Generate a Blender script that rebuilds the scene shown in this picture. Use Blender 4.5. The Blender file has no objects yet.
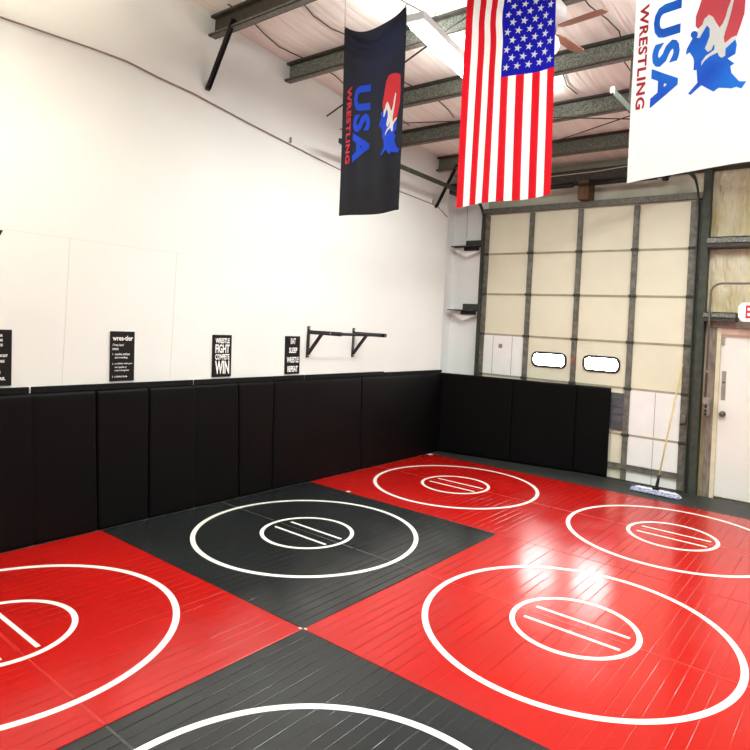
import bpy, bmesh, math, random
from mathutils import Vector, Matrix, noise
random.seed(7)
S = bpy.context.scene
COL = S.collection
PI = math.pi

# ------------------------------------------------------------------ helpers
class MB:
    """collects shapes, build() links them as one mesh object"""
    def __init__(self): self.bm = bmesh.new()
    def _mat(self, faces, mi):
        for f in faces: f.material_index = mi
    def box(self, x0, x1, y0, y1, z0, z1, mi=0):
        bm = self.bm
        v = [bm.verts.new((x, y, z)) for z in (z0, z1) for y in (y0, y1) for x in (x0, x1)]
        fs = [bm.faces.new([v[i] for i in q]) for q in ((0,2,3,1),(4,5,7,6),(0,1,5,4),(2,6,7,3),(0,4,6,2),(1,3,7,5))]
        self._mat(fs, mi); return v
    def bevel(self, w, seg=2):
        bmesh.ops.bevel(self.bm, geom=list(self.bm.edges), offset=w, segments=seg, affect='EDGES', profile=.5, clamp_overlap=True)
        return self
    def obar(self, p, q, w, h, up=(0,0,1), mi=0):
        """oriented box bar from p to q"""
        p, q = Vector(p), Vector(q); d = (q-p).normalized(); u = Vector(up)
        s = d.cross(u)
        if s.length < 1e-4: s = d.cross(Vector((1,0,0)))
        s.normalize(); u = s.cross(d).normalized(); bm = self.bm
        v = [bm.verts.new(b + s*a*w/2 + u*c*h/2) for b in (p, q) for c in (-1,1) for a in (-1,1)]
        fs = [bm.faces.new([v[i] for i in k]) for k in ((0,1,3,2),(4,6,7,5),(0,4,5,1),(2,3,7,6),(0,2,6,4),(1,5,7,3))]
        self._mat(fs, mi); return self
    def tube(self, pts, r, n=8, mi=0, cap=True):
        pts = [Vector(p) for p in pts]; bm = self.bm; rings = []
        ref = Vector((0,0,1))
        for i, p in enumerate(pts):
            d = (pts[min(i+1, len(pts)-1)] - pts[max(i-1, 0)]).normalized()
            a = d.cross(ref)
            if a.length < .05: a = d.cross(Vector((0,1,0)))
            a.normalize(); b = a.cross(d).normalized()
            rr = r[i] if isinstance(r, (list, tuple)) else r
            rings.append([bm.verts.new(p + a*math.cos(t)*rr + b*math.sin(t)*rr) for t in [2*PI*k/n for k in range(n)]])
        fs = []
        for A, B in zip(rings, rings[1:]):
            for k in range(n): fs.append(bm.faces.new((A[k], A[(k+1)%n], B[(k+1)%n], B[k])))
        if cap: fs.append(bm.faces.new(rings[0][::-1])); fs.append(bm.faces.new(rings[-1]))
        for f in fs: f.smooth = True
        self._mat(fs, mi); return self
    def lathe(self, prof, c=(0,0,0), n=24, mi=0):
        c = Vector(c); bm = self.bm
        rings = [[bm.verts.new(c + Vector((r*math.cos(2*PI*k/n), r*math.sin(2*PI*k/n), z))) for k in range(n)] for r, z in prof]
        fs = []
        for A, B in zip(rings, rings[1:]):
            for k in range(n): fs.append(bm.faces.new((A[k], A[(k+1)%n], B[(k+1)%n], B[k])))
        fs.append(bm.faces.new(rings[0][::-1])); fs.append(bm.faces.new(rings[-1]))
        for f in fs: f.smooth = True
        self._mat(fs, mi); return self
    def prism(self, poly, fn, d, mi=0):
        """poly 2D -> fn(u,v,w) with thickness w 0..d"""
        bm = self.bm
        a = [bm.verts.new(fn(u, v, 0)) for u, v in poly]; b = [bm.verts.new(fn(u, v, d)) for u, v in poly]
        fs = [bm.faces.new(a[::-1]), bm.faces.new(b)]
        n = len(poly)
        for i in range(n): fs.append(bm.faces.new((a[i], a[(i+1)%n], b[(i+1)%n], b[i])))
        self._mat(fs, mi); return self
    def flat(self, V, F, fn, mi=0, sub=None):
        """adds a 2D mesh mapped by fn(u,v); sub = max edge length before mapping"""
        t = bmesh.new(); vs = [t.verts.new((u, v, 0)) for u, v in V]
        for f in F:
            try: t.faces.new([vs[i] for i in f])
            except ValueError: pass
        if sub:
            bmesh.ops.triangulate(t, faces=list(t.faces))
            for _ in range(6):
                es = [e for e in t.edges if e.calc_length() > sub]
                if not es: break
                bmesh.ops.subdivide_edges(t, edges=es, cuts=1)
                bmesh.ops.triangulate(t, faces=[f for f in t.faces if len(f.verts) > 3])
        m = {v: self.bm.verts.new(fn(v.co.x, v.co.y)) for v in t.verts}
        for f in t.faces:
            try:
                g = self.bm.faces.new([m[v] for v in f.verts]); g.material_index = mi; g.smooth = True
            except ValueError: pass
        t.free(); return self
    def build(self, name, mats, parent=None, smooth=False, recalc=True):
        if recalc: bmesh.ops.recalc_face_normals(self.bm, faces=list(self.bm.faces))
        me = bpy.data.meshes.new(name); self.bm.to_mesh(me); self.bm.free()
        for m in (mats if isinstance(mats, (list, tuple)) else [mats]): me.materials.append(m)
        if smooth:
            for p in me.polygons: p.use_smooth = True
        o = bpy.data.objects.new(name, me); COL.objects.link(o)
        if parent is not None:
            o.parent = parent
            o.matrix_parent_inverse = Matrix.Translation(parent_world(parent)).inverted()
        return o

def parent_world(o):
    t = Vector(o.location)
    if o.parent is not None:
        t = o.matrix_parent_inverse @ t
        t = t + parent_world(o.parent)
    return t
def tag(o, label=None, cat=None, group=None, kind=None):
    if label: o['label'] = label
    if cat: o['category'] = cat
    if group: o['group'] = group
    if kind: o['kind'] = kind
    return o
def empty(name, loc, label, cat, group=None):
    o = bpy.data.objects.new(name, None); COL.objects.link(o); o.location = loc; o.empty_display_size = .1
    return tag(o, label, cat, group)
def struct(o, label=None):
    o['kind'] = 'structure'
    if label: o['label'] = label
    return o

_tc = {}
def text2d(body, bold=.02, space=1.0, shear=0.0):
    key = (body, bold, space, shear)
    if key not in _tc:
        c = bpy.data.curves.new('t', 'FONT'); c.body = body; c.offset = bold; c.space_character = space; c.shear = shear; c.resolution_u = 3
        o = bpy.data.objects.new('t', c); COL.objects.link(o)
        dg = bpy.context.evaluated_depsgraph_get()
        me = bpy.data.meshes.new_from_object(o.evaluated_get(dg))
        V = [(v.co.x, v.co.y) for v in me.vertices]; F = [tuple(p.vertices) for p in me.polygons]
        x0 = min(v[0] for v in V); x1 = max(v[0] for v in V); y0 = min(v[1] for v in V); y1 = max(v[1] for v in V)
        V = [((x-x0)/(x1-x0), (y-y0)/(y1-y0)) for x, y in V]
        bpy.data.objects.remove(o); bpy.data.curves.remove(c); bpy.data.meshes.remove(me)
        _tc[key] = (V, F)
    return _tc[key]

# ------------------------------------------------------------------ materials
def lin(c):
    return tuple(((x/255)/12.92 if x/255 <= .04045 else ((x/255+.055)/1.055)**2.4) for x in c)
def mat(name, rgb, rough=.6, metal=0, var=.0, scale=8, rgb2=None, bump=0, bscale=60, spec=.5, trans=0, emit=None, estr=0, stretch=(1,1,1), bdist=.02, coat=0, contrast=(.35,.65)):
    m = bpy.data.materials.new(name); m.use_nodes = True; nt = m.node_tree; N = nt.nodes; L = nt.links
    b = N['Principled BSDF']; b.inputs['Roughness'].default_value = rough; b.inputs['Metallic'].default_value = metal
    b.inputs['Specular IOR Level'].default_value = spec; b.inputs['Coat Weight'].default_value = coat
    c1 = lin(rgb) + (1,); c2 = (lin(rgb2) if rgb2 else tuple(x*(1-var) for x in lin(rgb))) + (1,)
    tc = N.new('ShaderNodeTexCoord'); mp = N.new('ShaderNodeMapping'); mp.inputs['Scale'].default_value = stretch
    L.new(tc.outputs['Object'], mp.inputs['Vector'])
    nz = N.new('ShaderNodeTexNoise'); nz.inputs['Scale'].default_value = scale; nz.inputs['Detail'].default_value = 3
    L.new(mp.outputs[0], nz.inputs['Vector'])
    cr = N.new('ShaderNodeValToRGB'); cr.color_ramp.elements[0].position = contrast[0]; cr.color_ramp.elements[1].position = contrast[1]
    cr.color_ramp.elements[0].color = c1; cr.color_ramp.elements[1].color = c2
    L.new(nz.outputs['Fac'], cr.inputs['Fac']); L.new(cr.outputs['Color'], b.inputs['Base Color'])
    if bump:
        n2 = N.new('ShaderNodeTexNoise'); n2.inputs['Scale'].default_value = bscale; n2.inputs['Detail'].default_value = 2
        L.new(mp.outputs[0], n2.inputs['Vector'])
        bp = N.new('ShaderNodeBump'); bp.inputs['Strength'].default_value = bump; bp.inputs['Distance'].default_value = bdist
        L.new(n2.outputs['Fac'], bp.inputs['Height']); L.new(bp.outputs['Normal'], b.inputs['Normal'])
    if emit:
        b.inputs['Emission Color'].default_value = lin(emit) + (1,); b.inputs['Emission Strength'].default_value = estr
    if trans:
        out = N['Material Output']; tr = N.new('ShaderNodeBsdfTranslucent'); mx = N.new('ShaderNodeMixShader'); mx.inputs[0].default_value = trans
        L.new(cr.outputs['Color'], tr.inputs['Color']); L.new(b.outputs[0], mx.inputs[1]); L.new(tr.outputs[0], mx.inputs[2]); L.new(mx.outputs[0], out.inputs['Surface'])
    return m

def mat_vinyl(name, rgb, rgb2, rough=.2):
    """smooth vinyl mat top: fine pressed grooves running along y"""
    m = mat(name, rgb, rough, 0, scale=1.1, rgb2=rgb2, spec=.5, contrast=(.3,.7)); nt = m.node_tree; N = nt.nodes; L = nt.links
    b = N['Principled BSDF']; tc = N.new('ShaderNodeTexCoord'); sp = N.new('ShaderNodeSeparateXYZ'); L.new(tc.outputs['Object'], sp.inputs[0])
    def M(op, a, v=None, b2=None):
        n = N.new('ShaderNodeMath'); n.operation = op
        for i, k in enumerate((a, v, b2)):
            if k is None: continue
            if hasattr(k, 'links'): L.new(k, n.inputs[i])
            else: n.inputs[i].default_value = k
        return n.outputs[0]
    f = M('FRACT', M('MULTIPLY', sp.outputs['X'], 1/.0763))
    d = M('ABSOLUTE', M('SUBTRACT', f, .5))                       # 0 on a groove line
    line = N.new('ShaderNodeMapRange'); line.interpolation_type = 'SMOOTHSTEP'
    line.inputs['From Min'].default_value = .0; line.inputs['From Max'].default_value = .06; line.inputs['To Min'].default_value = 0; line.inputs['To Max'].default_value = 1
    L.new(d, line.inputs['Value'])
    # grooves are deeper in some stretches than in others
    nz = N.new('ShaderNodeTexNoise'); nz.inputs['Scale'].default_value = 1.6; nz.inputs['Detail'].default_value = 2
    mp = N.new('ShaderNodeMapping'); mp.inputs['Scale'].default_value = (6, .8, 1); L.new(tc.outputs['Object'], mp.inputs[0]); L.new(mp.outputs[0], nz.inputs['Vector'])
    fine = N.new('ShaderNodeTexNoise'); fine.inputs['Scale'].default_value = 5; fine.inputs['Detail'].default_value = 2; L.new(tc.outputs['Object'], fine.inputs['Vector'])
    dep = N.new('ShaderNodeMapRange'); dep.inputs['From Min'].default_value = .42; dep.inputs['From Max'].default_value = .62; L.new(nz.outputs['Fac'], dep.inputs['Value'])
    hgt = M('ADD', M('MULTIPLY', M('SUBTRACT', line.outputs[0], 1.0), M('ADD', M('MULTIPLY', dep.outputs[0], .8), .25)), M('MULTIPLY', fine.outputs['Fac'], .35))
    bp = N.new('ShaderNodeBump'); bp.inputs['Strength'].default_value = .7; bp.inputs['Distance'].default_value = .0028
    L.new(hgt, bp.inputs['Height']); L.new(bp.outputs['Normal'], b.inputs['Normal'])
    # scuffing: rougher patches
    rr = N.new('ShaderNodeMapRange'); rr.inputs['From Min'].default_value = .3; rr.inputs['From Max'].default_value = .7
    rr.inputs['To Min'].default_value = rough*.8; rr.inputs['To Max'].default_value = rough*1.35
    n3 = N.new('ShaderNodeTexNoise'); n3.inputs['Scale'].default_value = 2.2; L.new(tc.outputs['Object'], n3.inputs['Vector']); L.new(n3.outputs['Fac'], rr.inputs['Value']); L.new(rr.outputs[0], b.inputs['Roughness'])
    return m

M_red   = mat_vinyl('red_vinyl', (178,21,15), (166,17,12), .195)
M_blk   = mat_vinyl('black_vinyl', (36,39,39), (27,29,29), .2)
M_line  = mat('white_mat_paint', (246,242,232), .3, var=.06)
M_tape  = mat('clear_seam_tape', (192,40,32), .28, var=.15, scale=30)
M_tapeb = mat('dark_seam_tape', (74,74,70), .35, var=.4, scale=40)
M_wtape = mat('white_tape', (235,225,215), .5, var=.1)
M_edge  = mat('mat_foam_edge', (30,30,30), .8)
M_rub   = mat('dark_rubber', (46,48,45), .55, var=.25, scale=5)
M_conc  = mat('concrete', (96,92,86), .8, var=.3)
M_wall  = mat('white_wall_paint', (226,225,219), .7, var=.05, scale=.6, bump=.06, bscale=5, spec=.25)
M_wallw = mat('white_wall_board_edge', (210,203,188), .8)
M_wrec  = mat('grey_white_insulation', (244,244,240), .6, var=.05, scale=1.5, bump=.25, bscale=4)
M_ceil  = mat('vinyl_faced_ceiling_insulation', (251,246,238), .45, rgb2=(238,229,219), scale=2.2, bump=.7, bscale=3.2, stretch=(8,.4,1), spec=.4)
M_tan   = mat('wrinkled_tan_insulation', (222,212,184), .5, rgb2=(200,180,132), scale=1.6, bump=1.0, bscale=7, stretch=(2.2,1,.7), bdist=.06)
M_hdr   = mat('pale_green_header_facing', (206,202,180), .6, var=.2, scale=3)
M_galv  = mat('galvanised_steel', (140,143,130), .5, .1, rgb2=(88,91,82), scale=70, contrast=(.38,.6))
M_galvd = mat('dark_shaded_steel', (72,66,56), .6, .1, rgb2=(50,46,39), scale=30)  # dark steel; also carries shade on near beams, top flanges and rail undersides
M_flng  = mat('galvanised_flange', (120,116,106), .5, .2, rgb2=(84,82,74), scale=50)
M_dark  = mat('black_steel', (22,22,22), .5, .2, var=.3)
M_green = mat('dark_green_steel', (66,70,58), .6, .1, var=.4, scale=12)
M_stile = mat('weathered_steel_stile', (122,118,106), .55, .1, rgb2=(88,86,76), scale=14)
M_cream = mat('cream_door_panel', (228,222,196), .55, var=.06, scale=2)
M_seam  = mat('section_joint', (170,160,134), .7, var=.2)
M_white = mat('white_patch_board', (242,240,234), .6, var=.04, scale=5)
M_pane  = mat('daylit_acrylic_pane', (255,255,255), .4, emit=(255,252,250), estr=46)
M_gask  = mat('black_rubber_gasket', (30,30,28), .7)
M_vent  = mat('grey_louvre', (96,98,102), .5, .3, var=.3)
M_pad   = mat('black_pad_vinyl', (8,6,6), .5, var=.25, scale=3, bump=.12, bscale=3, spec=.13)
M_padb  = mat('matte_black_pad_vinyl', (7,6,6), .65, var=.3, scale=3, bump=.1, bscale=4, spec=.1)
M_rail  = mat('black_painted_strip', (9,8,8), .65, spec=.2)
M_black = mat('matte_black_board', (24,21,20), .6, spec=.2, var=.2)
M_lett  = mat('white_lettering', (240,238,234), .6)
M_bar   = mat('black_powder_coat', (13,13,14), .4, .1)
M_bolt  = mat('zinc_bolt', (170,170,168), .35, .7)
M_doorw = mat('white_painted_door', (238,232,222), .5, var=.04, scale=2)
M_frame = mat('pinkish_frame_paint', (214,180,160), .6, var=.1)
M_framg = mat('grey_door_lintel', (160,152,140), .6, var=.25, scale=20)
M_framy = mat('cream_door_jamb', (226,214,180), .6, var=.12, scale=10)
M_post  = mat('weathered_wood_post', (140,128,114), .8, rgb2=(104,90,78), scale=10, stretch=(4,4,.6))
M_plate = mat('brushed_plate', (176,168,156), .4, .5, var=.2)
M_knob  = mat('dark_knob', (104,96,88), .35, .7)
M_cond  = mat('grey_conduit', (122,114,104), .5, .3, var=.2)
M_sign  = mat('white_sign_face', (250,240,236), .4, emit=(255,240,236), estr=.25)
M_signr = mat('red_sign_letters', (214,24,40), .5)
M_wood  = mat('orange_brown_board', (116,82,50), .7, rgb2=(84,58,34), scale=6, stretch=(4,4,.5))
M_hand  = mat('yellow_wood_handle', (228,206,136), .5, var=.15)
M_mopw  = mat('white_mop_canvas', (232,232,238), .8, var=.1, scale=20)
M_mopb  = mat('blue_grey_mop_yarn', (112,120,156), .9, rgb2=(196,200,216), scale=50)
M_fan   = mat('white_fan_enamel', (244,242,240), .35)
M_blade = mat('brown_fan_blade', (176,120,96), .5, var=.25, scale=6)
M_globe = mat('white_glass_globe', (250,246,244), .3, emit=(255,244,236), estr=.6)
M_tube  = mat('lit_fluorescent_tube', (255,255,255), .4, emit=(255,253,248), estr=14)
M_fixt  = mat('white_light_housing', (246,246,244), .4)
M_strap = mat('dark_strap', (70,58,52), .7)
M_cable = mat('pinkish_brown_cable', (150,124,116), .7)
M_wire  = mat('thin_steel_wire', (54,54,50), .5, .3)
M_cord  = mat('pale_cord', (190,180,170), .8)
M_stick = mat('red_sticker', (196,40,40), .5)
M_stickg= mat('faded_sticker', (150,120,118), .6)
M_fred  = mat('flag_red', (204,10,30), .6, var=.08, scale=3, trans=.4, spec=.25)
M_fwht  = mat('flag_white', (250,247,243), .6, var=.03, scale=3, trans=.25, bump=.2, bscale=4, spec=.25)
M_fwh2  = mat('banner_white', (236,233,229), .6, var=.03, scale=3, trans=.25, spec=.25, bump=.3, bscale=4)
M_fblu  = mat('flag_blue', (5,12,158), .6, var=.1, scale=3, trans=.35, spec=.25)
M_navy  = mat('navy_black_nylon', (13,18,36), .5, rgb2=(14,14,20), scale=1.4, trans=.3, spec=.3, bump=.4, bscale=5)
M_lblu  = mat('printed_bright_blue', (26,124,236), .6, rgb2=(16,88,214), scale=4, spec=.25)
M_lbld  = mat('printed_royal_blue', (16,74,226), .6, var=.15, scale=4, spec=.25)
M_lred  = mat('printed_red', (222,50,62), .6, var=.08, scale=4, spec=.25)
M_lpnk  = mat('printed_light_red', (236,84,96), .6, var=.12, scale=4, spec=.25)
M_lmar  = mat('printed_dark_red', (186,34,58), .6, var=.08, scale=4, spec=.25)
M_lwht  = mat('printed_white', (242,240,236), .6, spec=.25)

# ------------------------------------------------------------------ measured layout
MX, MY, Q, QY = .335, -.76, 2.443, 2.428            # mat grid origin (far left corner) and side of one square
RO, RI = .98, .4104                     # circle radii (outer edges)
XW = .285                               # face of the boarded left wall
def zc(y): return 4.63 - .1*(y + 3.77)  # ceiling underside
def zp(y): return zc(y) - .2            # underside of ceiling beams

# ------------------------------------------------------------------ the setting
f = MB(); f.box(-.2, 8, -12, .3, -.14, -.045)
struct(f.build('floor', M_conc), 'concrete slab under the mats')

w = MB()
w.box(-.05, XW, -12, -.52, -.045, 3.7, 0)
w.box(-.05, XW-.012, -12, -.52, 3.7, 5.6, 0)
w.box(-.05, .04, -.52, .3, -.045, 4.6, 1)
struct(w.build('wall_left', [M_wall, M_wrec]), 'white painted boarded wall along the left')
# faint joints of the wall boards
def trim(n, mb, m, label=None): return struct(mb.build('trim_%d' % n, m), label)
t = MB(); t.box(XW-.004, XW+.0015, -9, -3.9, 2.4185, 2.4215)
for y in (-6.95, -5.98, -5.02): t.box(XW-.004, XW+.0015, y-.002, y+.002, 1.24, 2.42)
trim(1, t, M_wallw, 'faint joints between boards on the left wall')

w = MB()
w.box(.04, .64, .06, .3, -.045, 4.4, 0)
w.box(.64, 3.62, .06, .3, 3.64, 4.4, 1)
w.box(3.62, 8, .06, .3, -.045, 4.4, 2)
struct(w.build('wall_back', [M_wrec, M_hdr, M_tan]), 'insulated end wall around the roll-up door')

c = MB()
ys = [.3 - i*.0816*1.5 for i in range(102)]; xs = [-.05, .27] + [.27 + i*.3 for i in range(1, 27)]
g = [[c.bm.verts.new((x, y, zc(y) + .012 - .035*math.sin(PI*(((y+.82) / .98) % 1.0))*(1 if x > .3 else 0) + .006*noise.noise(Vector((x*2.2, y*1.3, 0))))) for x in xs] for y in ys]
for a, b in zip(g, g[1:]):
    for i in range(len(xs)-1):
        q = c.bm.faces.new((a[i], a[i+1], b[i+1], b[i])); q.smooth = True
struct(c.build('ceiling', M_ceil), 'sloping ceiling faced with pale insulation')

# ---- roll-up door
SX = [.667, 1.413, 2.147, 2.907, 3.611]; RH = .6096; Z0 = -.03
D = bpy.data.objects.new('door_1', None); COL.objects.link(D); D.location = (2.14, 0, Z0)
struct(D, 'cream sectional roll-up door in a steel grid')
for k in range(6):
    m = MB()
    z0, z1 = Z0 + k*RH, Z0 + (k+1)*RH
    for i in range(4):
        white = (k == 2 and i == 0) or (k in (0, 1) and i == 3)
        m.box(SX[i], SX[i+1], .012 if white else .022, .045, z0+.014, z1-.014, 1 if white else 0)
        if white:
            xm = (SX[i]+SX[i+1])/2
            for xx in ([xm] if i == 3 else [SX[i]+.2, SX[i]+.52]):
                m.box(xx-.004, xx+.004, .0105, .013, z0+.02, z1-.02, 2)
    m.box(SX[0]-.03, SX[4]+.03, .014, .045, z0-.014 if k else z0, z0+.014, 2)
    if k == 5: m.box(SX[0]-.03, SX[4]+.03, .006, .045, z1-.014, z1, 2)
    sec = m.build('door_section', [M_cream, M_white, M_seam], D)
    if k == 2:
        for x0, x1 in ((1.51, 2.045), (2.275, 2.79)):
            zc0, zc1 = 1.37, 1.592
            def rr(x0, x1, z0, z1, r, n=6):
                P = []
                for cx, cz, a0 in ((x1-r, z1-r, 0), (x0+r, z1-r, PI/2), (x0+r, z0+r, PI), (x1-r, z0+r, 1.5*PI)):
                    P += [(cx + r*math.cos(a0 + PI/2*j/n), cz + r*math.sin(a0 + PI/2*j/n)) for j in range(n+1)]
                return P
            A = rr(x0, x1, zc0, zc1, .085); B = rr(x0+.03, x1-.03, zc0+.03, zc1-.03, .062)
            m = MB(); n = len(A); bm = m.bm
            ra = [[bm.verts.new((x, yy, z)) for x, z in P] for P, yy in ((A, .022), (A, .004), (B, .004), (B, .022))]
            for p, q in zip(ra, ra[1:]):
                for i in range(n): bm.faces.new((p[i], p[(i+1)%n], q[(i+1)%n], q[i]))
            fr = m.build('window_frame', M_gask, sec)
            m = MB(); m.prism(rr(x0+.026, x1-.026, zc0+.026, zc1-.026, .064), lambda u, v, ww: (u, .013+ww, v), .008)
            m.build('window_pane', M_pane, sec)
for i, x in enumerate(SX):
    m = MB(); hw = .034 if i not in (0, 4) else .042
    for k in range(6):
        z0, z1 = Z0 + k*RH + .022, Z0 + (k+1)*RH - .022
        m.box(x-hw, x+hw, -.014, .02, z0, z1)
        m.box(x-hw*.5, x+hw*.5, -.019, -.013, z0, z1)
    m.build('stile', M_stile, D)
    for k in range(1, 6):
        m = MB(); z = Z0 + k*RH; m.box(x-.045, x+.045, -.022, .01, z-.02, z+.02); m.tube([(x-.045, -.024, z), (x+.045, -.024, z)], .008, 6); m.build('hinge', M_green, D)
m = MB(); m.box(2.7, 3.66, -.024, -.006, .13, .15); m.box(2.7, 3.66, -.016, .004, .15, .185); m.box(2.7, 3.66, -.024, -.006, .185, .2)
m.build('bottom_stiffener', M_stile, D)
m = MB(); m.box(.63, 3.66, -.01, .03, -.044, -.012); m.build('bottom_seal', M_gask, D)
m = MB()
m.box(2.66, 2.872, -.004, .024, .632, 1.118)
for j in range(5): m.box(2.66, 2.872, -.016, -.003, .64+j*.1, .652+j*.1); 
m.build('louvre_vent', M_vent, D)
m = MB(); m.box(.965, 1.025, .008, .013, 1.6, 1.66); m.build('sticker', M_stickg, D)
m = MB(); m.box(2.135, 2.17, -.021, -.018, 1.49, 1.525); m.build('sticker', M_stick, D)
m = MB(); m.box(3.575, 3.645, -.05, -.012, .83, .94); m.bevel(.006); m.build('slide_lock', M_stile, D)

# ---- steel around the door
t = MB(); t.box(.585, .625, -.03, .06, -.045, 3.64); t.box(.60, .66, .03, .06, -.045, 3.64); trim(2, t, M_green, 'dark steel jamb at the left of the roll-up door')
t = MB(); t.box(3.715, 3.80, -.07, .06, -.045, zc(0)); t.box(3.66, 3.715, .03, .06, -.045, 3.64); trim(3, t, M_green, 'dark green steel column right of the roll-up door')
t = MB(); t.box(.585, 3.72, -.03, .06, 3.63, 3.71); trim(4, t, M_flng, 'steel head beam over the roll-up door')
t = MB(); t.box(.04, 8, -.16, .06, 3.97, 4.12); trim(5, t, M_galvd, 'dark eave beam at the end wall')
t = MB(); t.box(3.865, 3.945, -.03, .06, -.045, 2.1); trim(6, t, M_post, 'weathered post beside the white door')

# door tracks
def track(x, label):
    pts = [(x, -.055, -.03), (x, -.055, 3.42)]
    for j in range(1, 9):
        a = PI/2*j/8; pts.append((x, -.055 - .36*(1-math.cos(a)), 3.42 + .4*math.sin(a)))
    pts += [(x, -1.8, 3.845), (x, -3.3, 3.87)]
    T = empty('door_track', (x, -.05, -.03), label, 'track', 'roll-up door tracks')
    m = MB(); s = 1 if x < 2 else -1
    for a, b in zip(pts, pts[1:]):
        m.obar(a, b, .012, .06, up=(0,-1,.001) if abs(a[2]-b[2]) > .3 else (0,0,1))
    m.build('rail', M_green, T)
    m = MB(); yh = -2.77
    m.obar((x+.02*s, yh, 3.86), (x+.02*s, yh, zp(yh)+.02), .035, .004, up=(0,1,0)); m.build('hanger', M_stile, T)
    m = MB(); m.box(x-.015, x+.015, -3.32, -3.295, 3.85, 3.90); m.build('end_stop', M_fixt if x > 2 else M_dark, T)
track(.645, 'long dark door track running along the white wall to the corner')
track(3.672, 'short pale ended door track beside the white flag')
T = empty('torsion_shaft', (2.15, -.22, 3.9), 'dark horizontal spring shaft above the roll-up door', 'shaft')
m = MB(); m.tube([(.74, -.22, 3.90), (3.36, -.22, 3.90)], .014, 8); m.build('rod', M_dark, T)
for a, b in ((1.0, 2.1), (2.33, 3.2)):
    m = MB(); m.tube([(a, -.22, 3.90), (b, -.22, 3.90)], .032, 10); m.build('spring', M_dark, T)
for x in (.80, 3.30):
    m = MB(); m.tube([(x-.03, -.22, 3.90), (x+.03, -.22, 3.90)], .06, 16); m.build('cable_drum', M_dark, T)
m = MB(); m.box(2.15, 2.30, -.165, .06, 3.712, 3.968)
tag(m.build('spring_mounting_board', M_wood), 'orange-brown upright board behind the spring shaft', 'board')

# wall girts left and right of the door
def girt_left(z, label):
    G = empty('wall_girt', (.3, -.1, z), label, 'steel rail', 'short rails left of the roll-up door')
    m = MB(); m.box(.3, .585, .0, .06, z, z+.10); m.build('web', M_green, G)
    m = MB(); m.box(.12, .585, -.16, .06, z-.012, z+.002); m.build('shelf', M_galvd, G)
    m = MB(); m.prism([(.07, z-.018), (.582, z-.018), (.582, z-.075), (.34, z-.17)], lambda u, v, ww: (u, -.06+ww, v), .1); m.build('insulation_fold', M_wrec, G)
    m = MB(); m.box(.33, .585, -.1, -.06, z-.07, z-.016); m.build('clip', M_dark, G)
girt_left(3.14, 'upper short dark steel rail left of the roll-up door')
girt_left(2.15, 'lower short dark steel rail left of the roll-up door')
def girt_right(z0, z1, x1, label, x0=3.81):
    G = empty('wall_girt', (4, -.1, z0), label, 'steel rail')
    m = MB(); m.box(x0, x1, -.19, -.176, z0+.03, z1); m.box(x0, x1, -.19, .06, z1-.012, z1); m.build('web', M_galv, G)
    m = MB(); m.box(x0, x1, -.17, .06, z0-.02, z0+.03); m.build('flange', M_galvd, G)  # shaded underside of the rail, put into the colour
girt_right(3.02, 3.12, 8, 'long galvanised rail on the tan insulation at the right')
girt_right(2.13, 2.22, 4.155, 'short galvanised rail left of the red exit sign')

# ---- white personnel door
D2 = bpy.data.objects.new('door_2', None); COL.objects.link(D2); D2.location = (4.45, 0, 0)
struct(D2, 'white steel exit door at the right edge')
m = MB(); m.box(3.99, 4.94, .0, .055, .005, 1.955); m.bevel(.003, 1); m.build('door_slab', M_doorw, D2)
m = MB(); m.box(3.945, 3.99, -.03, .058, -.04, 2.04); m.box(4.94, 4.985, -.03, .058, -.04, 2.04); m.build('jamb', M_framy, D2)
m = MB(); m.box(3.99, 4.94, -.03, .058, 1.957, 2.04); m.box(3.99, 4.94, -.012, .02, 1.93, 1.957); m.build('head', M_frame, D2)
m = MB(); m.box(3.90, 5.0, -.06, .058, 2.042, 2.115); m.build('lintel', M_framg, D2)
m = MB(); m.box(4.015, 4.062, -.006, .002, 1.17, 1.52); m.bevel(.002, 1); pl = m.build('push_plate', M_plate, D2)
m = MB(); m.lathe([(.012, 0), (.014, -.004), (.008, -.012)], n=12); 
for v in m.bm.verts: v.co = Vector((4.04 + v.co.x, -.006 + v.co.z, 1.385 + v.co.y))
m.build('lock_cylinder', M_knob, pl)
m = MB(); m.lathe([(.034, 0), (.034, -.008), (.014, -.012), (.014, -.03), (.028, -.038), (.032, -.055), (.022, -.066), (.004, -.069)], n=16)
for v in m.bm.verts: v.co = Vector((4.045 + v.co.x, v.co.z, 1.005 + v.co.y))
m.build('knob', M_knob, D2)
m = MB(); m.box(4.0, 4.03, -.03, 0, 1.84, 1.93); m.build('closer_bracket', M_plate, D2)

# conduit, switch, exit sign
C_ = empty('conduit_pipe', (3.885, -.21, 1.2), 'thin grey conduit bending over the white door', 'pipe')
pts = [(3.885, -.21, 1.2), (3.885, -.21, 2.44)] + [(3.885 + .12*(1-math.cos(PI/2*j/8)), -.21, 2.44 + .12*math.sin(PI/2*j/8)) for j in range(1, 9)] + [(5.4, -.21, 2.56)]
m = MB(); m.tube(pts, .012, 8); m.build('pipe', M_cond, C_)
m = MB(); m.box(3.865, 3.905, -.225, -.19, 1.5, 1.52); m.build('strap', M_plate, C_)
B = empty('switch_box', (3.865, -.2, 1.0), 'grey light switch box on the post left of the white door', 'switch')
m = MB(); m.box(3.865, 3.92, -.23, -.05, 1.12, 1.2); m.box(3.875, 3.915, -.2, -.05, .98, 1.12); m.bevel(.003, 1); m.build('box', M_plate, B)
for z in (1.09, 1.04, 1.0):
    m = MB(); m.box(3.884, 3.906, -.222, -.199, z-.014, z+.014); m.build('toggle', M_dark, B)
E_ = empty('exit_sign', (4.32, -.2, 2.22), 'white exit sign with red letters over the white door', 'sign')
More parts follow.
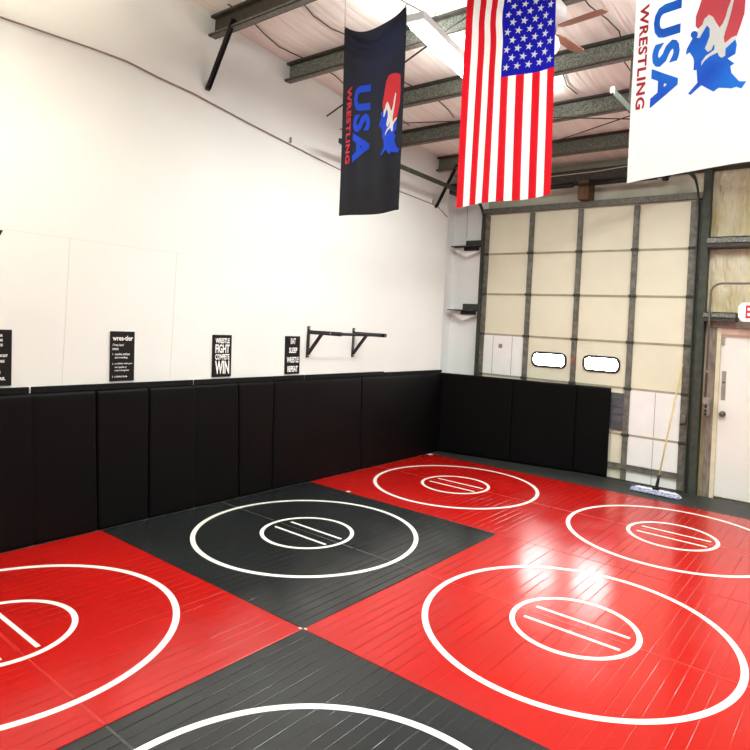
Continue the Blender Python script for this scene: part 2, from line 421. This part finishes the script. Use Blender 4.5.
m = MB(); P = [(x_+.065, z_) for x_, z_ in [(4.13,2.17),(4.17,2.12),(4.46,2.12),(4.50,2.17),(4.50,2.29),(4.46,2.335),(4.17,2.335),(4.13,2.29)]]
m.prism(P, lambda u, v, ww: (u, -.26+ww, v), .1); m.build('housing', M_sign, E_)
V, F = text2d('EXIT', .025)
m = MB(); m.flat(V, F, lambda u, v: (4.27+u*.25, -.262, 2.155+v*.15)); m.build('lettering', M_signr, E_)
m = MB(); m.box(4.26, 4.38, -.16, .06, 2.2, 2.26); m.build('mount', M_sign, E_)

# ------------------------------------------------------------------ ceiling beams
BY = [-.82, -1.8, -2.77, -3.76, -4.73, -5.71, -6.69]
BL = ['farthest ceiling beam next to the end wall', 'second ceiling beam from the end wall', 'third ceiling beam from the end wall, above the track ends',
      'fourth ceiling beam from the end wall, just behind the flags', 'near dark beam the three flags hang from', 'ceiling beam in front of the flags', 'nearest ceiling beam, mostly out of view']
for y, lb in zip(BY, BL):
    z0, z1 = zp(y), zc(y)+.02
    R_ = empty('ceiling_beam', (.27, y, z0), lb, 'beam', 'steel ceiling beams')
    m = MB(); m.box(XW-.014, 8, y-.006, y+.006, z0, z1); m.build('web', M_galvd if y < -4 else M_galv, R_)  # near webs get less lamplight; that shade is put into their colour
    m = MB(); m.box(XW-.014, 8, y-.075, y-.006, z0, z0+.006); m.box(XW-.014, 8, y-.075, y-.069, z0, z0+.024); m.build('bottom_flange', M_flng, R_)
    m = MB(); m.box(XW-.014, 8, y-.06, y+.06, z1-.034, z1-.014); m.build('top_flange', M_galvd, R_)  # shadow along the top of the beam, put into the flange colour
def brace(p, q, label):
    R_ = empty('diagonal_brace', q, label, 'brace')
    m = MB(); m.obar(p, q, .05, .008, up=(1,0,.2)); m.obar(Vector(p)+Vector((.0,.018,0)), Vector(q)+Vector((0,.018,0)), .008, .04, up=(1,0,.2)); m.build('angle_bar', M_dark, R_)
    m = MB(); m.box(XW-.002, XW+.012, q[1]-.022, q[1]+.022, q[2]-.02, q[2]+.02); m.build('wall_clip', M_dark, R_)
brace((.65, -4.80, 4.60), (.292, -4.79, 4.03), 'black diagonal brace from the nearest visible beam down to the white wall')
brace((.63, -.89, 4.19), (.292, -.87, 3.62), 'black diagonal brace at the far end beside the striped flag')
# sway rods and wires under the ceiling
def wire(name, pts, r, m_, label, cat):
    m = MB(); m.tube(pts, r, 6); return tag(m.build(name, m_), label, cat)
wire('sway_rod', [(XW, -3.178, 4.25), (1.10, -3.42, 4.35), (1.727, -3.598, 4.41), (2.677, -4.046, 4.40), (3.3, -4.34, 4.40)], .009, M_dark, 'thin black rod crossing behind the navy flag to the light', 'rod')
wire('ceiling_wire', [(XW, -2.95, 4.16), (1.04, -2.668, 4.2), (1.671, -2.412, 4.2), (2.6, -2.05, 4.2), (3.27, -1.633, 4.2), (4.4, -1.1, 4.22)], .006, M_wire, 'thin wire under the ceiling running behind the striped flag', 'wire')
wire('ceiling_wire', [(1.6, -.9, 4.13), (2.236, -1.239, 4.2), (3.272, -1.66, 4.22), (4.6, -2.3, 4.3)], .006, M_wire, 'thin wire slanting between the striped and white flags', 'wire')
wire('loose_cable', [(1.2, -.163, 4.06), (1.6, -.34, 4.01), (1.926, -.45, 3.99), (2.5, -.48, 3.985), (2.92, -.45, 4.02), (3.3, -.3, 4.06), (3.6, -.163, 4.1)], .006, M_cord, 'pale loose cable sagging in front of the spring shaft', 'cable')
SXs = [.57, 1.3, 2.13, 2.87, 3.52, 4.3]
for i, x in enumerate(SXs):
    pts = []
    for j in range(13):
        y = -2.0 - 2.85*j/12
        ph = ((y + .82)/.98) % 1.0
        pts.append((x + .06*math.sin(5*y + i), y, zc(y) - .034*math.sin(PI*ph) - .004))
    lab = ['dark strap on the ceiling closest to the left wall', 'dark ceiling strap above the left of the navy flag', 'dark ceiling strap between navy and striped flags', 'dark ceiling strap seen below the fan', 'dark ceiling strap between fan and white flag', 'dark ceiling strap above the white flag'][i]
    wire('ceiling_strap', pts, .006, M_strap, lab, 'strap')['group'] = 'straps on the ceiling insulation'

# cable along the upper left wall
cp = [(-9, 3.9), (-6.56, 3.956), (-5.9, 3.985), (-5.6, 3.99), (-5.3, 3.955), (-4.95, 3.931), (-4.27, 3.839), (-2.91, 3.682), (-1.6, 3.66), (-.833, 3.635), (-.55, 3.52)]
Wc = empty('wall_cable', (XW, -4, 3.8), 'thin brownish cable strung along the upper white wall', 'cable')
m = MB(); m.tube([(XW+.004, y, z) for y, z in cp], .007, 6); m.build('cable', M_cable, Wc)
for y, z in ((-3.72, 3.80), (-2.2, 3.69), (-.95, 3.655)):
    m = MB(); m.box(XW, XW+.02, y-.006, y+.006, z-.01, z+.05); m.build('hook', M_cable, Wc)
wire('hanging_string', [(.32, -.05, 4.0), (.33, -.05, 3.5), (.34, -.05, 3.27)], .004, M_cable, 'short string hanging above the upper rail left of the roll-up door', 'string')

# ------------------------------------------------------------------ lights (fixtures, lamps and added fill lights)
def fixture(x0, y0, x1, y1, z, label, power, tint=(.93, 1, 1.0), n='fluorescent_light', up=.36):
    R_ = empty(n, ((x0+x1)/2, (y0+y1)/2, z), label, 'light')
    m = MB(); m.obar((x0, y0, z+.05), (x1, y1, z+.05), .17, .06); m.build('housing', M_fixt, R_)
    d = Vector((x1-x0, y1-y0, 0)).normalized(); s = Vector((-d.y, d.x, 0))
    for k in (-1, 1):
        o = s*k*.045
        m = MB(); m.tube([(x0+o.x+d.x*.05, y0+o.y+d.y*.05, z), (x1+o.x-d.x*.05, y1+o.y-d.y*.05, z)], .019, 8); m.build('tube', M_tube, R_)
    for k in (.15, .85):
        px, py = x0+(x1-x0)*k, y0+(y1-y0)*k
        m = MB(); m.tube([(px, py, z+.08), (px, py, zc(py)+.0)], .004, 5); m.build('hanger_wire', M_wire, R_)
    if power:
        l = bpy.data.lights.new('up_fill', 'AREA'); l.shape = 'RECTANGLE'; l.size = .2; l.size_y = 2.3; l.energy = power*up; l.color = tint  # extra upward light added above the housing to brighten the ceiling
        o = bpy.data.objects.new('up_fill', l); COL.objects.link(o); o.parent = R_
        o.location = (0, 0, .095); o.rotation_euler = (PI, 0, PI/2 - math.atan2(y1-y0, x1-x0) + PI)
        l = bpy.data.lights.new('lamp', 'AREA'); l.shape = 'RECTANGLE'; l.size = .2; l.size_y = 2.3; l.energy = power; l.color = tint
        o = bpy.data.objects.new('lamp', l); COL.objects.link(o); o.parent = R_
        o.location = (0, 0, -.03); o.rotation_euler = (0, 0, math.atan2(y1-y0, x1-x0) - PI/2)
fixture(2.53, -4.52, 2.20, -2.26, 4.2, 'lit fluorescent strip light between navy and striped flags', 92)
fixture(4.62, -4.35, 4.5, -2.1, 4.2, 'lit fluorescent strip light glowing behind the white flag', 92)
fixture(1.5, -8.6, 1.5, -6.3, 3.9, 'added unseen strip light above the left foreground', 36, (1, .93, .74), up=2.2)  # added out of view: warm fill for the near wall and ceiling
fixture(4.6, -8.9, 4.6, -6.6, 3.9, 'added unseen strip light above the right foreground', 44, up=3.2)  # added out of view: fill for the near mats and ceiling
fixture(7.0, -5.2, 7.0, -2.9, 3.8, 'added unseen strip light far to the right', 115, up=1.4)  # added out of view: fill for the far end

# ceiling fan behind the striped flag
FX, FY = 3.43, -4.05
R_ = empty('ceiling_fan', (FX, FY, 4.6), 'white ceiling fan with brown blades half hidden behind the striped flag', 'fan')
m = MB(); m.tube([(FX, FY, 4.3), (FX, FY, zc(FY))], .014, 8); m.build('downrod', M_fan, R_)
m = MB(); m.lathe([(.03, 4.335), (.09, 4.32), (.128, 4.27), (.132, 4.21), (.10, 4.165), (.04, 4.15)][::-1], (FX, FY, 0)); m.build('motor_housing', M_fan, R_)
m = MB(); m.lathe([(.05, 4.15), (.06, 4.13), (.06, 4.10), (.04, 4.08)][::-1], (FX, FY, 0)); m.build('hub', M_knob, R_)
m = MB(); m.lathe([(.035, 4.08), (.08, 4.05), (.092, 4.0), (.075, 3.955), (.03, 3.94)][::-1], (FX, FY, 0)); m.build('light_globe', M_globe, R_)
for k in range(4):
    a = math.radians(-8 + 90*k); ca, sa = math.cos(a), math.sin(a)
    m = MB(); prof = [(.10, -.03), (.16, -.055), (.42, -.065), (.46, -.04), (.46, .04), (.42, .065), (.16, .055), (.10, .03)]
    m.prism(prof, lambda u, v, ww: (FX + u*ca - v*sa, FY + u*sa + v*ca, 4.115 + v*.25 + ww), .008)
    m.build('blade', M_blade, R_)

# ------------------------------------------------------------------ mats
def ring(cx, cy, ro, wd, z, n=120):
    m = MB(); bm = m.bm
    rs = [[bm.verts.new((cx + r*math.cos(2*PI*k/n), cy + r*math.sin(2*PI*k/n), zz)) for k in range(n)] for r, zz in ((ro, z-.002), (ro, z), (ro-wd, z), (ro-wd, z-.002))]
    for A, B2 in zip(rs, rs[1:]):
        for k in range(n): bm.faces.new((A[k], A[(k+1)%n], B2[(k+1)%n], B2[k]))
    return m
def wrestling_mat(i, j, red, label, tapes=()):
    x0, y0 = MX + i*Q, MY - j*QY; cx, cy = x0+Q/2, y0-QY/2
    g_ = .0018
    R_ = empty('wrestling_mat', (cx, cy, -.045), label, 'mat', 'wrestling mats')
    m = MB(); m.box(x0+g_, x0+Q-g_, y0-QY+g_, y0-g_, -.045, 0); m.bevel(.003, 2)
    m.build('mat_body', M_red if red else M_blk, R_)
    ring(cx, cy, RO, .040, .0016).build('outer_circle', M_line, R_)
    ring(cx, cy, RI, .034, .0016).build('inner_circle', M_line, R_)
    for dy, dx in ((.085, -.0), (-.105, .0)):
        m = MB(); m.box(cx-.30+dx, cx+.325+dx, cy+dy-.0125, cy+dy+.0125, -.001, .0014); m.build('starting_line', M_line, R_)
    m = MB()
    xx = x0 + .01
    while xx < x0+Q-.02:
        ln = random.uniform(.25, .6); x2 = min(xx+ln, x0+Q-.01); dw = random.uniform(.004, .009)
        m.box(xx, x2, cy-dw, cy+dw, -.001, .0008); xx = x2 + random.choice((0, 0, .03))
    m.build('seam_tape', M_tape if red else M_tapeb, R_)
    for a in tapes:
        m = MB(); m.box(*a[:4], -.001, .0022); m.build('tape_patch', M_wtape, R_)
    return R_
wrestling_mat(0, 0, True, 'red wrestling mat in the far corner, touching both runs of black pads', [(MX-.0+.002, MX+.075, MY-.075, MY-.004), (.90, .94, MY-QY+.005, MY-QY+.04)])
wrestling_mat(1, 0, True, 'red wrestling mat nearest the roll-up door and the mop')
wrestling_mat(0, 1, False, 'black wrestling mat against the left wall pads, whole circle in view')
wrestling_mat(1, 1, True, 'red wrestling mat in the right foreground showing the window reflections', [(MX+Q+.003, MX+Q+.026, MY-2*QY+.002, MY-2*QY+.012)])
wrestling_mat(0, 2, True, 'red wrestling mat at the lower left, cut off by the photo edge', [(MX+Q-.026, MX+Q-.003, MY-2*QY-.014, MY-2*QY-.003)])
wrestling_mat(1, 2, False, 'black wrestling mat at the bottom edge, mostly out of frame')
def border(x0, x1, label):
    m = MB(); m.box(x0, x1, MY+.003, -.092, -.045, -.003); m.bevel(.003, 1)
    tag(m.build('border_mat', M_rub), label, 'mat', 'plain dark mats along the end wall')
border(MX, 3.75, 'plain dark rubber mat strip under the black pads and mop')
border(3.754, 8, 'plain dark rubber mat strip in front of the white door')

# ------------------------------------------------------------------ wall pads
def pad(org, d, length, th, H, creases, label, material, group, name='wall_pad', seed=0, sl=(0, 0), edge=.014):
    """cushion standing at org, running along unit vector d, facing to the right of d"""
    d = Vector((d[0], d[1], 0)).normalized(); nrm = Vector((d.y, -d.x, 0))
    R_ = empty(name, (org[0], org[1], -.003), label, 'pad', group)
    m = MB(); bm = m.bm
    nu = max(8, int(length/.03)); nv = 30
    cuts = [0] + list(creases) + [length]
    us = sorted(set([length*i/nu for i in range(nu+1)] + [c_+e for c_ in creases for e in (-.012, 0, .012)] + [.012, length-.012]))
    vs = [0, .012, .03] + [.03 + (H-.06)*i/nv for i in range(1, nv)] + [H-.03, H-.012, H]
    def front(u, v):
        k = min(min(abs(u-c_) for c_ in creases) if creases else 9, 9)
        a = min(u, length-u); b = min(v, H-v)
        e = th
        e -= (.02 if edge > .01 else .008)*max(0, 1-a/edge)**2 + .015*max(0, 1-b/.02)**2
        e -= .014*max(0, 1-k/.03)**1.5
        e += .0035*noise.noise(Vector((u*2.3+seed*7, v*1.7, seed)))*min(1, b/.1)
        return max(e, .004)
    lean = lambda u, v: (sl[0]*(1-u/length) + sl[1]*u/length)*(1 - v/H)
    Fg = [[bm.verts.new(Vector((org[0], org[1], 0)) + d*(u+lean(u, v)) + nrm*front(u, v) + Vector((0, 0, v))) for u in us] for v in vs]
    Bk = [[bm.verts.new(Vector((org[0], org[1], 0)) + d*(u+lean(u, v)) + Vector((0, 0, v))) for u in (us[0], us[-1])] for v in (vs[0], vs[-1])]
    for a, b in zip(Fg, Fg[1:]):
        for i in range(len(us)-1):
            q = bm.faces.new((a[i], a[i+1], b[i+1], b[i])); q.smooth = True
    bm.faces.new([r[0] for r in Fg] + [Bk[1][0], Bk[0][0]])
    bm.faces.new([r[-1] for r in Fg][::-1] + [Bk[0][1], Bk[1][1]])
    bm.faces.new(Fg[-1] + [Bk[1][1], Bk[1][0]])
    bm.faces.new(Fg[0][::-1] + [Bk[0][0], Bk[0][1]])
    bm.faces.new((Bk[0][0], Bk[1][0], Bk[1][1], Bk[0][1]))
    m.build('cushion', material, R_)
    return R_
LP = [(-6.72, -5.719, [.50], .07, .078, 'black wall pad under the leftmost poster at the photo edge'),
      (-5.719, -5.245, [], .078, .06, 'narrow black wall pad just under the wrestler definition poster'),
      (-5.245, -4.27, [.475], .06, .085, 'black folding wall pad under the fight and win poster'),
      (-4.27, -3.80, [], .085, .052, 'narrow black wall pad between the two slogan posters'),
      (-3.80, -2.364, [], .052, .083, 'long black wall pad under the pull-up bar'),
      (-2.364, -.516, [], .083, 0, 'longest black wall pad, from the pull-up bar to the far corner'),
      (-7.66, -6.72, [.48], .07, .07, 'black wall pad left of the photo edge')]
for k, (a, b, cr, s0, s1, lb) in enumerate(LP):
    pad((XW+.001, a+.002), (0, 1), b-a-.004, .049, 1.186, cr, lb, M_pad, 'black pads along the left wall', seed=k+1, sl=(s0, s1))
dd = Vector((2.381, .442, 0)).normalized(); nn = Vector((dd.y, -dd.x, 0))
O = Vector((.345, -.505, 0)) - nn*.048
def along(x): return (x-.335)/dd.x
ep = [-.045, along(1.386), along(2.262), along(2.70)]
for k, lb in enumerate(['black end pad in the corner left of the roll-up door', 'middle black end pad in front of the roll-up door', 'rightmost black end pad, ending beside the grey louvre']):
    a, b = ep[k]+.0005, ep[k+1]-.0005
    pad((O.x+dd.x*a, O.y+dd.y*a), (dd.x, dd.y), b-a, .048, 1.18, [], lb, M_padb, 'black pads across the end wall', seed=20+k, edge=.006)
for k, (a, b) in enumerate([(-7.67, -6.225), (-6.215, -4.78), (-4.77, -3.317), (-3.307, -1.885), (-1.875, -.495)]):
    lb = ['black strip above the pads left of the photo edge', 'black strip above the pads under the wrestler definition poster', 'black strip above the pads under the two slogan posters', 'black strip above the pads under the pull-up bar', 'black strip above the pads at the far corner'][k]
    m = MB(); m.box(XW, XW+.02, a+.004, b-.004, 1.188, 1.236 - (.012 if k == 4 else 0)); m.bevel(.002, 1)
    tag(m.build('mounting_strip', M_rail), lb, 'strip', 'black strips along the top of the wall pads')

# ------------------------------------------------------------------ posters
def poster(y0, y1, z0, z1, lines, label, frame=False):
    R_ = empty('poster', (XW, (y0+y1)/2, z0), label, 'poster', 'black posters on the white wall')
    W_, H_ = y1-y0, z1-z0
    m = MB(); m.box(XW, XW+.014, y0, y1, z0, z1); m.bevel(.002, 1)
    for v_ in m.bm.verts: v_.co.y += .016*(z1-v_.co.z)/H_
    m.build('board', M_black, R_)
    for body, u0, u1, v0, v1, bold in lines:
        V, F = text2d(body, bold); m = MB()
        m.flat(V, F, lambda u, v: (XW+.0152, y0 + W_*(u0+(u1-u0)*u) + .016*(v1-(v1-v0)*v), z1 - H_*(v1-(v1-v0)*v)))
        m.build('lettering', M_lett, R_)
poster(-6.60, -6.368, 1.254, 1.674, [('ER', 0.62,0.73,.085,.125,.02), ('ME', 0.62,0.73,.165,.21,.02), ('ES', 0.62,0.73,.25,.295,.02), ('MOST', 0.62,0.88,.44,.485,.02), ('BE', 0.67,0.79,.54,.585,.02),
       ('N', 0.57,0.67,.735,.785,.03), ('ERS.', 0.57,0.82,.845,.9,.03)], 'leftmost black poster, cut off by the photo edge')
poster(-5.611, -5.395, 1.254, 1.682, [('wres-tler', .08,.92,.085,.185,.025), ("/'res-ler/", .08,.55,.245,.295,.01), ('noun', .08,.32,.335,.375,.015),
       ('1.', .08,.13,.44,.475,.01), ('combat athlete', .18,.8,.435,.478,.015), ('and wrestling', .18,.7,.505,.555,.015),
       ('2.', .08,.13,.63,.665,.01), ('an athlete with guts', .18,.9,.63,.67,.015), ('and capable of', .18,.66,.7,.745,.015), ('overcoming fear', .18,.78,.765,.81,.015),
       ('3.', .08,.13,.89,.925,.01), ('a tireless force', .18,.7,.885,.925,.015)], 'black poster with a lowercase dictionary definition of wrestler')
poster(-4.585, -4.361, 1.254, 1.672, [('WRESTLE', .13,.88,.075,.2,.03), ('FIGHT', .13,.88,.225,.43,.03), ('COMPETE', .13,.88,.455,.59,.03), ('WIN', .13,.88,.615,.93,.03)], 'black poster reading FIGHT and WIN in large capitals')
poster(-3.64, -3.423, 1.254, 1.676, [('EAT', .34,.68,.055,.205,.03), ('SLEEP', .24,.8,.3,.445,.03), ('WRESTLE', .1,.92,.55,.7,.03), ('REPEAT', .16,.86,.79,.945,.03)], 'black poster with four spaced words beside the pull-up bar')
V, F = text2d('y', .0)
m = MB(); m.flat(V, F, lambda u, v: (XW+.002, -6.555+u*.095, 2.255+v*.155)); tag(m.build('wall_letter', M_black), 'black wall letter cut off at the left photo edge', 'letter')

# ------------------------------------------------------------------ pull-up bar
R_ = empty('pull_up_bar', (XW, -2.9, 1.6), 'black wall mounted pull-up bar right of the posters', 'pull-up bar')
for y in (-3.29, -2.515):
    m = MB(); m.box(XW, XW+.012, y-.022, y+.022, 1.435, 1.795); m.bevel(.003, 1); pt = m.build('wall_plate', M_bar, R_)
    for z in (1.46, 1.772):
        m = MB(); m.tube([(XW+.012, y, z), (XW+.02, y, z)], .01, 8); m.build('bolt', M_bolt, pt)
    m = MB(); m.obar((XW+.01, y, 1.728), (.80, y, 1.728), .038, .045); m.build('arm', M_bar, R_)
    m = MB(); m.obar((XW+.012, y, 1.475), (.50, y, 1.712), .03, .03, up=(0,1,0)); m.build('strut', M_bar, R_)
m = MB(); m.tube([(.768, -3.34, 1.728), (.768, -2.465, 1.728)], .017, 12); m.build('grip_bar', M_bar, R_)
for y in (-3.313, -2.538):
    for x in (.66, .74):
        m = MB(); m.tube([(x, y+.004, 1.73), (x, y-.004, 1.73)], .009, 8); m.build('bolt', M_bolt, R_)

# ------------------------------------------------------------------ flags
FYP = -4.73
def surf_flag(xl, xr, zb, zt, amp, ph, swing=0, sag=0, foldk=2.2, curl=0, lift=0, flare=0):
    def P(s, z, off=0.0):
        t_ = (zt - z)/(zt - zb)                                      # 0 top 1 bottom
        top = sag*math.sin(PI*min(1, max(0, s))**.8)*max(0, 1-t_*5)  # swag of the top edge
        x = xl + (xr-xl)*s*(1+flare*t_) + swing*t_
        y = FYP + .0 + amp*math.sin(2*PI*(foldk*s*.5 + .12*t_) + ph)*(.45+.55*t_) + .3*amp*math.sin(2*PI*(1.7*s - .6*t_)+ph*2)*(1-t_*.4)
        for q_, (tc_, wd_) in enumerate(((.07, .025), (.12, .03), (.18, .04))):   # draped folds hanging between the two top corners
            y -= sag*.30*math.sin(PI*s)*math.exp(-((t_ - tc_ - .10*(math.sin(PI*s)-.6))/wd_)**2)
        y += sag*.45*math.sin(PI*s)*math.exp(-((t_-.12)/.12)**2)
        y += curl*max(0, s-.8)**2*25
        z_ = z - top + .006*math.sin(6*s+ph)*t_**3 + lift*(s-.3)*t_**2
        return Vector((x, y - off, z_))
    return P
def cloth(m, P, zb, zt, nu, nv, colour):
    bm = m.bm; g = [[bm.verts.new(P(i/nu, zt + (zb-zt)*j/nv)) for i in range(nu+1)] for j in range(nv+1)]
    for j in range(nv):
        for i in range(nu):
            q = bm.faces.new((g[j][i], g[j][i+1], g[j+1][i+1], g[j+1][i])); q.smooth = True; q.material_index = colour(i, j)
def cords(R_, P, zt):
    for s in (0.015, .985):
        p = P(s, zt-.012); zb_ = zp(FYP)
        m = MB(); m.tube([p + Vector((0, -.003, 0)), (p.x + (.012 if s < .5 else -.012), -4.762, zb_ + .002)], .0035, 5); m.build('hanging_cord', M_cord, R_)
        m = MB(); m.lathe([(.004, 0), (.012, .001), (.012, .003), (.004, .004)], n=12)
        for v in m.bm.verts: v.co = p + Vector((v.co.x, -.004 - v.co.z, v.co.y))
        m.build('grommet', M_bolt, R_)

# logo outlines in design units, brought to flag coordinates
def dz(X, Y): return 3.513 - .0000812*(X-160) - .000507*(Y-390)
def dx(X, Y): return .328 + .000451*(X-160) + .0000209*(Y-390)
L_red = [(172,300),(175,190),(205,110),(240,0),(275,-130),(350,-235),(460,-272),(600,-275),(695,-250),(705,0),(690,200),(650,330),(612,440),(485,500),(205,330)]
L_blue = [(140,430),(110,480),(75,540),(65,605),(110,580),(150,640),(160,680),(155,780),(190,775),(200,915),(95,1030),(125,1045),(245,945),(375,1020),(430,980),(510,985),(560,993),(610,975),(660,993),(710,915),(640,915),(560,825),(550,755),(590,725),(520,670),(600,625),(615,525),(600,470),(490,570),(400,560),(330,420),(330,340),(300,295),(270,340),(210,430),(180,425)]
L_head = [(160+42*math.cos(2*PI*k/14), 390+42*math.sin(2*PI*k/14)) for k in range(14)]
L_wht = [(195,425),(205,330),(250,290),(270,230),(320,185),(365,215),(400,280),(435,335),(470,290),(500,220),(520,140),(560,40),(585,50),(560,160),(530,280),(500,370),(480,440),(488,508),(560,450),(610,430),(612,458),(540,510),(500,560),(495,640),(460,660),(430,640),(415,600),(330,640),(270,690),(240,735),(245,690),(290,630),(380,570),(385,500),(370,520),(350,570),(310,590),(280,550),(300,500),(330,420),(330,340),(300,300),(250,380),(222,430)]
def poly_faces(P):
    """triangulate a simple polygon"""
    t = bmesh.new(); vs = [t.verts.new((x, y, 0)) for x, y in P]; fc = t.faces.new(vs); fc.normal_update()
    bmesh.ops.triangulate(t, faces=[fc], ngon_method='EAR_CLIP'); t.verts.index_update()
    F_ = [tuple(v.index for v in f_.verts) for f_ in t.faces]; t.free(); return F_
def wrestling_flag(name, label, P, W_, zb, zt, cl, usa, wre, logo, ablue, ared, sm):
    """usa / wre: (x left, x right, z top, z bottom); logo: maps design x,z offsets to flag coordinates"""
    m = MB(); cloth(m, P, zb, zt, 44, 90, lambda i, j: 0)
    R_ = None
    V, F_ = text2d('USA', .045, 1.16)       # rotated a quarter turn clockwise: reads downwards
    x0, x1, z1, z0 = usa
    m.flat([((x0+(x1-x0)*v), (z1-(z1-z0)*u)) for u, v in V], F_, lambda x, z: P(x/W_, z, .003), 1, sub=.025)
    V, F_ = text2d('WRESTLING', .035, 1.1)
    x0, x1, z1, z0 = wre
    m.flat([((x0+(x1-x0)*v), (z1-(z1-z0)*u)) for u, v in V], F_, lambda x, z: P(x/W_, z, .003), 2, sub=.025)
    for poly, mi, off in ((L_red, 3, .003), (L_blue, 1, .0042), (L_head, 1, .0042), (L_wht, 4, .0056)):
        pts = [logo(dx(X, Y), dz(X, Y)) for X, Y in poly]
        m.flat(pts, poly_faces(pts), lambda x, z, off=off: P(x/W_, z, off), mi, sub=.025)
    R_ = empty(name, (P(.5, zb).x, FYP, zb), label, 'flag', 'flags hanging from the ceiling beam')
    m.build('cloth', [cl, ablue, sm, ared, M_lwht], R_, recalc=False)
    cords(R_, P, zt)

# white flag
Wd = .63
Pw = surf_flag(4.287, 4.287+Wd, 2.765, 4.25, .018, .9, 0, .03, 1.6, curl=.03, lift=.06)
wrestling_flag('wrestling_flag', 'white hanging flag with blue USA lettering, rightmost of the three', Pw, Wd, 2.765, 4.25, M_fwh2,
               (.104, .256, 3.735, 3.165), (.026, .076, 3.768, 3.172), lambda x, z: (x, z), M_lblu, M_lpnk, M_lmar)
# navy flag
Wn = .625
Pn = surf_flag(1.992, 1.992+Wn, 2.70, 4.232, .022, 2.2, .045, .10, 2.4)
wrestling_flag('wrestling_flag', 'navy black hanging flag with blue USA lettering, leftmost of the three', Pn, Wn, 2.70, 4.232, M_navy,
               (.150, .302, 3.70, 3.105), (.062, .122, 3.712, 3.105), lambda x, z: (.41+(x-.325)*.765, 3.451+(z-3.513)*.941), M_lbld, M_lred, M_lred)
# stars and stripes
Wu, ub, ut, uz = .687, 2.70, 4.21, 3.515
Pu = surf_flag(3.138, 3.138+.651, ub, ut, .02, .3, -.007, .04, 2.8, lift=.035, flare=.075)
m = MB(); NV = 90; ju = round((ut-uz)/(ut-ub)*NV)
def zrow(j): return ut - (ut-uz)*j/ju if j <= ju else uz - (uz-ub)*(j-ju)/(NV-ju)
bm = m.bm; NU = 52
wig = lambda s, z: s + .016*math.sin(11*(z-3.5))*max(0, z-3.6)*3*math.sin(PI*s)*(1 if s < .47 else .0)
g = [[bm.verts.new(Pu(wig(i/NU, zrow(j)), zrow(j))) for i in range(NU+1)] for j in range(NV+1)]
for j in range(NV):
    for i in range(NU):
        st = i//4; q = bm.faces.new((g[j][i], g[j][i+1], g[j+1][i+1], g[j+1][i])); q.smooth = True
        q.material_index = 2 if (st >= 6 and j < ju) else (0 if st % 2 == 0 else 1)
uw = 7/13*Wu
for r in range(9):
    for c_ in range(11):
        if (r + c_) % 2: continue
        sx = 6/13*Wu + uw*(r+1)/10; sz = uz + (ut-uz)*(c_+1)/12
        pts = []
        for k in range(10):
            a = PI/2 + PI*k/5 + math.radians(-14); rad = .0265 if k % 2 == 0 else .0105
            pts.append((sx + rad*math.cos(a), sz + rad*math.sin(a)))
        pts.append((sx, sz))
        m.flat(pts, [(10, k, (k+1) % 10) for k in range(10)], lambda x, z: Pu(x/Wu, z, .0035), 3)
R_ = empty('american_flag', (3.47, FYP, ub), 'red, white and blue striped flag with white stars, hanging in the middle', 'flag', 'flags hanging from the ceiling beam')
m.build('cloth', [M_fred, M_fwht, M_fblu, M_lwht], R_, recalc=False)
cords(R_, Pu, ut)

# ------------------------------------------------------------------ dust mop leaning on the door
R_ = empty('dust_mop', (3.44, -.44, 0), 'dust mop with yellow handle leaning against the roll-up door', 'mop')
ht, hb = Vector((3.572, -.045, 1.56)), Vector((3.44, -.40, .09))
m = MB(); m.tube([hb, ht], .0095, 10); m.build('handle', M_hand, R_)
m = MB(); m.tube([(3.44, -.43, .05), hb + (ht-hb)*.035], .02, 10); m.box(3.405, 3.475, -.465, -.40, .045, .075); m.tube([hb+(ht-hb)*.03, hb+(ht-hb)*.085], .016, 10); m.build('swivel_clamp', M_dark, R_)
hx0, hx1 = 3.15, 3.735; hy = lambda x: -.435 - (x-3.44)*.06
m = MB(); bm = m.bm
nx, na = 40, 10
rings = []
for i in range(nx+1):
    u = i/nx; x = hx0+(hx1-hx0)*u; k = max(.05, min(1, min(u, 1-u)*9))**.5
    rings.append([bm.verts.new((x, hy(x) + .065*k*math.cos(PI*a/na), .004 + .048*k*math.sin(PI*a/na)*(1+.05*math.sin(x*90)))) for a in range(na+1)])
for A, B2 in zip(rings, rings[1:]):
    for a in range(na):
        q = bm.faces.new((A[a], A[a+1], B2[a+1], B2[a])); q.smooth = True
    bm.faces.new((A[0], B2[0], B2[na], A[na]))
bm.faces.new(rings[0]); bm.faces.new(rings[-1][::-1])
m.build('mop_head', M_mopw, R_)
m = MB()
for i in range(110):
    x = hx0 + .015 + (hx1-hx0-.03)*i/109; s_ = -1
    y = hy(x); a = random.uniform(-.02, .02)
    m.tube([(x, y-.045, .04), (x+a*.5, y-.085, .025), (x+a, y-.105, .006+random.uniform(0, .008))], .007, 5)
tag(m.build('yarn_fringe', M_mopb, R_), kind='stuff')

# ------------------------------------------------------------------ world and camera
W = bpy.data.worlds.new('World'); S.world = W; W.use_nodes = True
W.node_tree.nodes['Background'].inputs[0].default_value = (.91, .98, 1, 1)
W.node_tree.nodes['Background'].inputs[1].default_value = .5
cam = bpy.data.cameras.new('Camera'); co = bpy.data.objects.new('Camera', cam); COL.objects.link(co)
co.matrix_world = Matrix(((0.794425, -0.041495, 0.605943, 5.450449), (0.604976, -0.034275, -0.795505, -8.29598), (0.053778, 0.998551, -0.002126, 1.871142), (0, 0, 0, 1)))
cam.sensor_width = 36; cam.lens = 618.668/750*36; cam.shift_x = -27.467/750; cam.shift_y = -51.726/750; cam.clip_start = .05
S.camera = co
S.view_settings.view_transform = 'Standard'
S.view_settings.look = 'None'
S.view_settings.exposure = .06
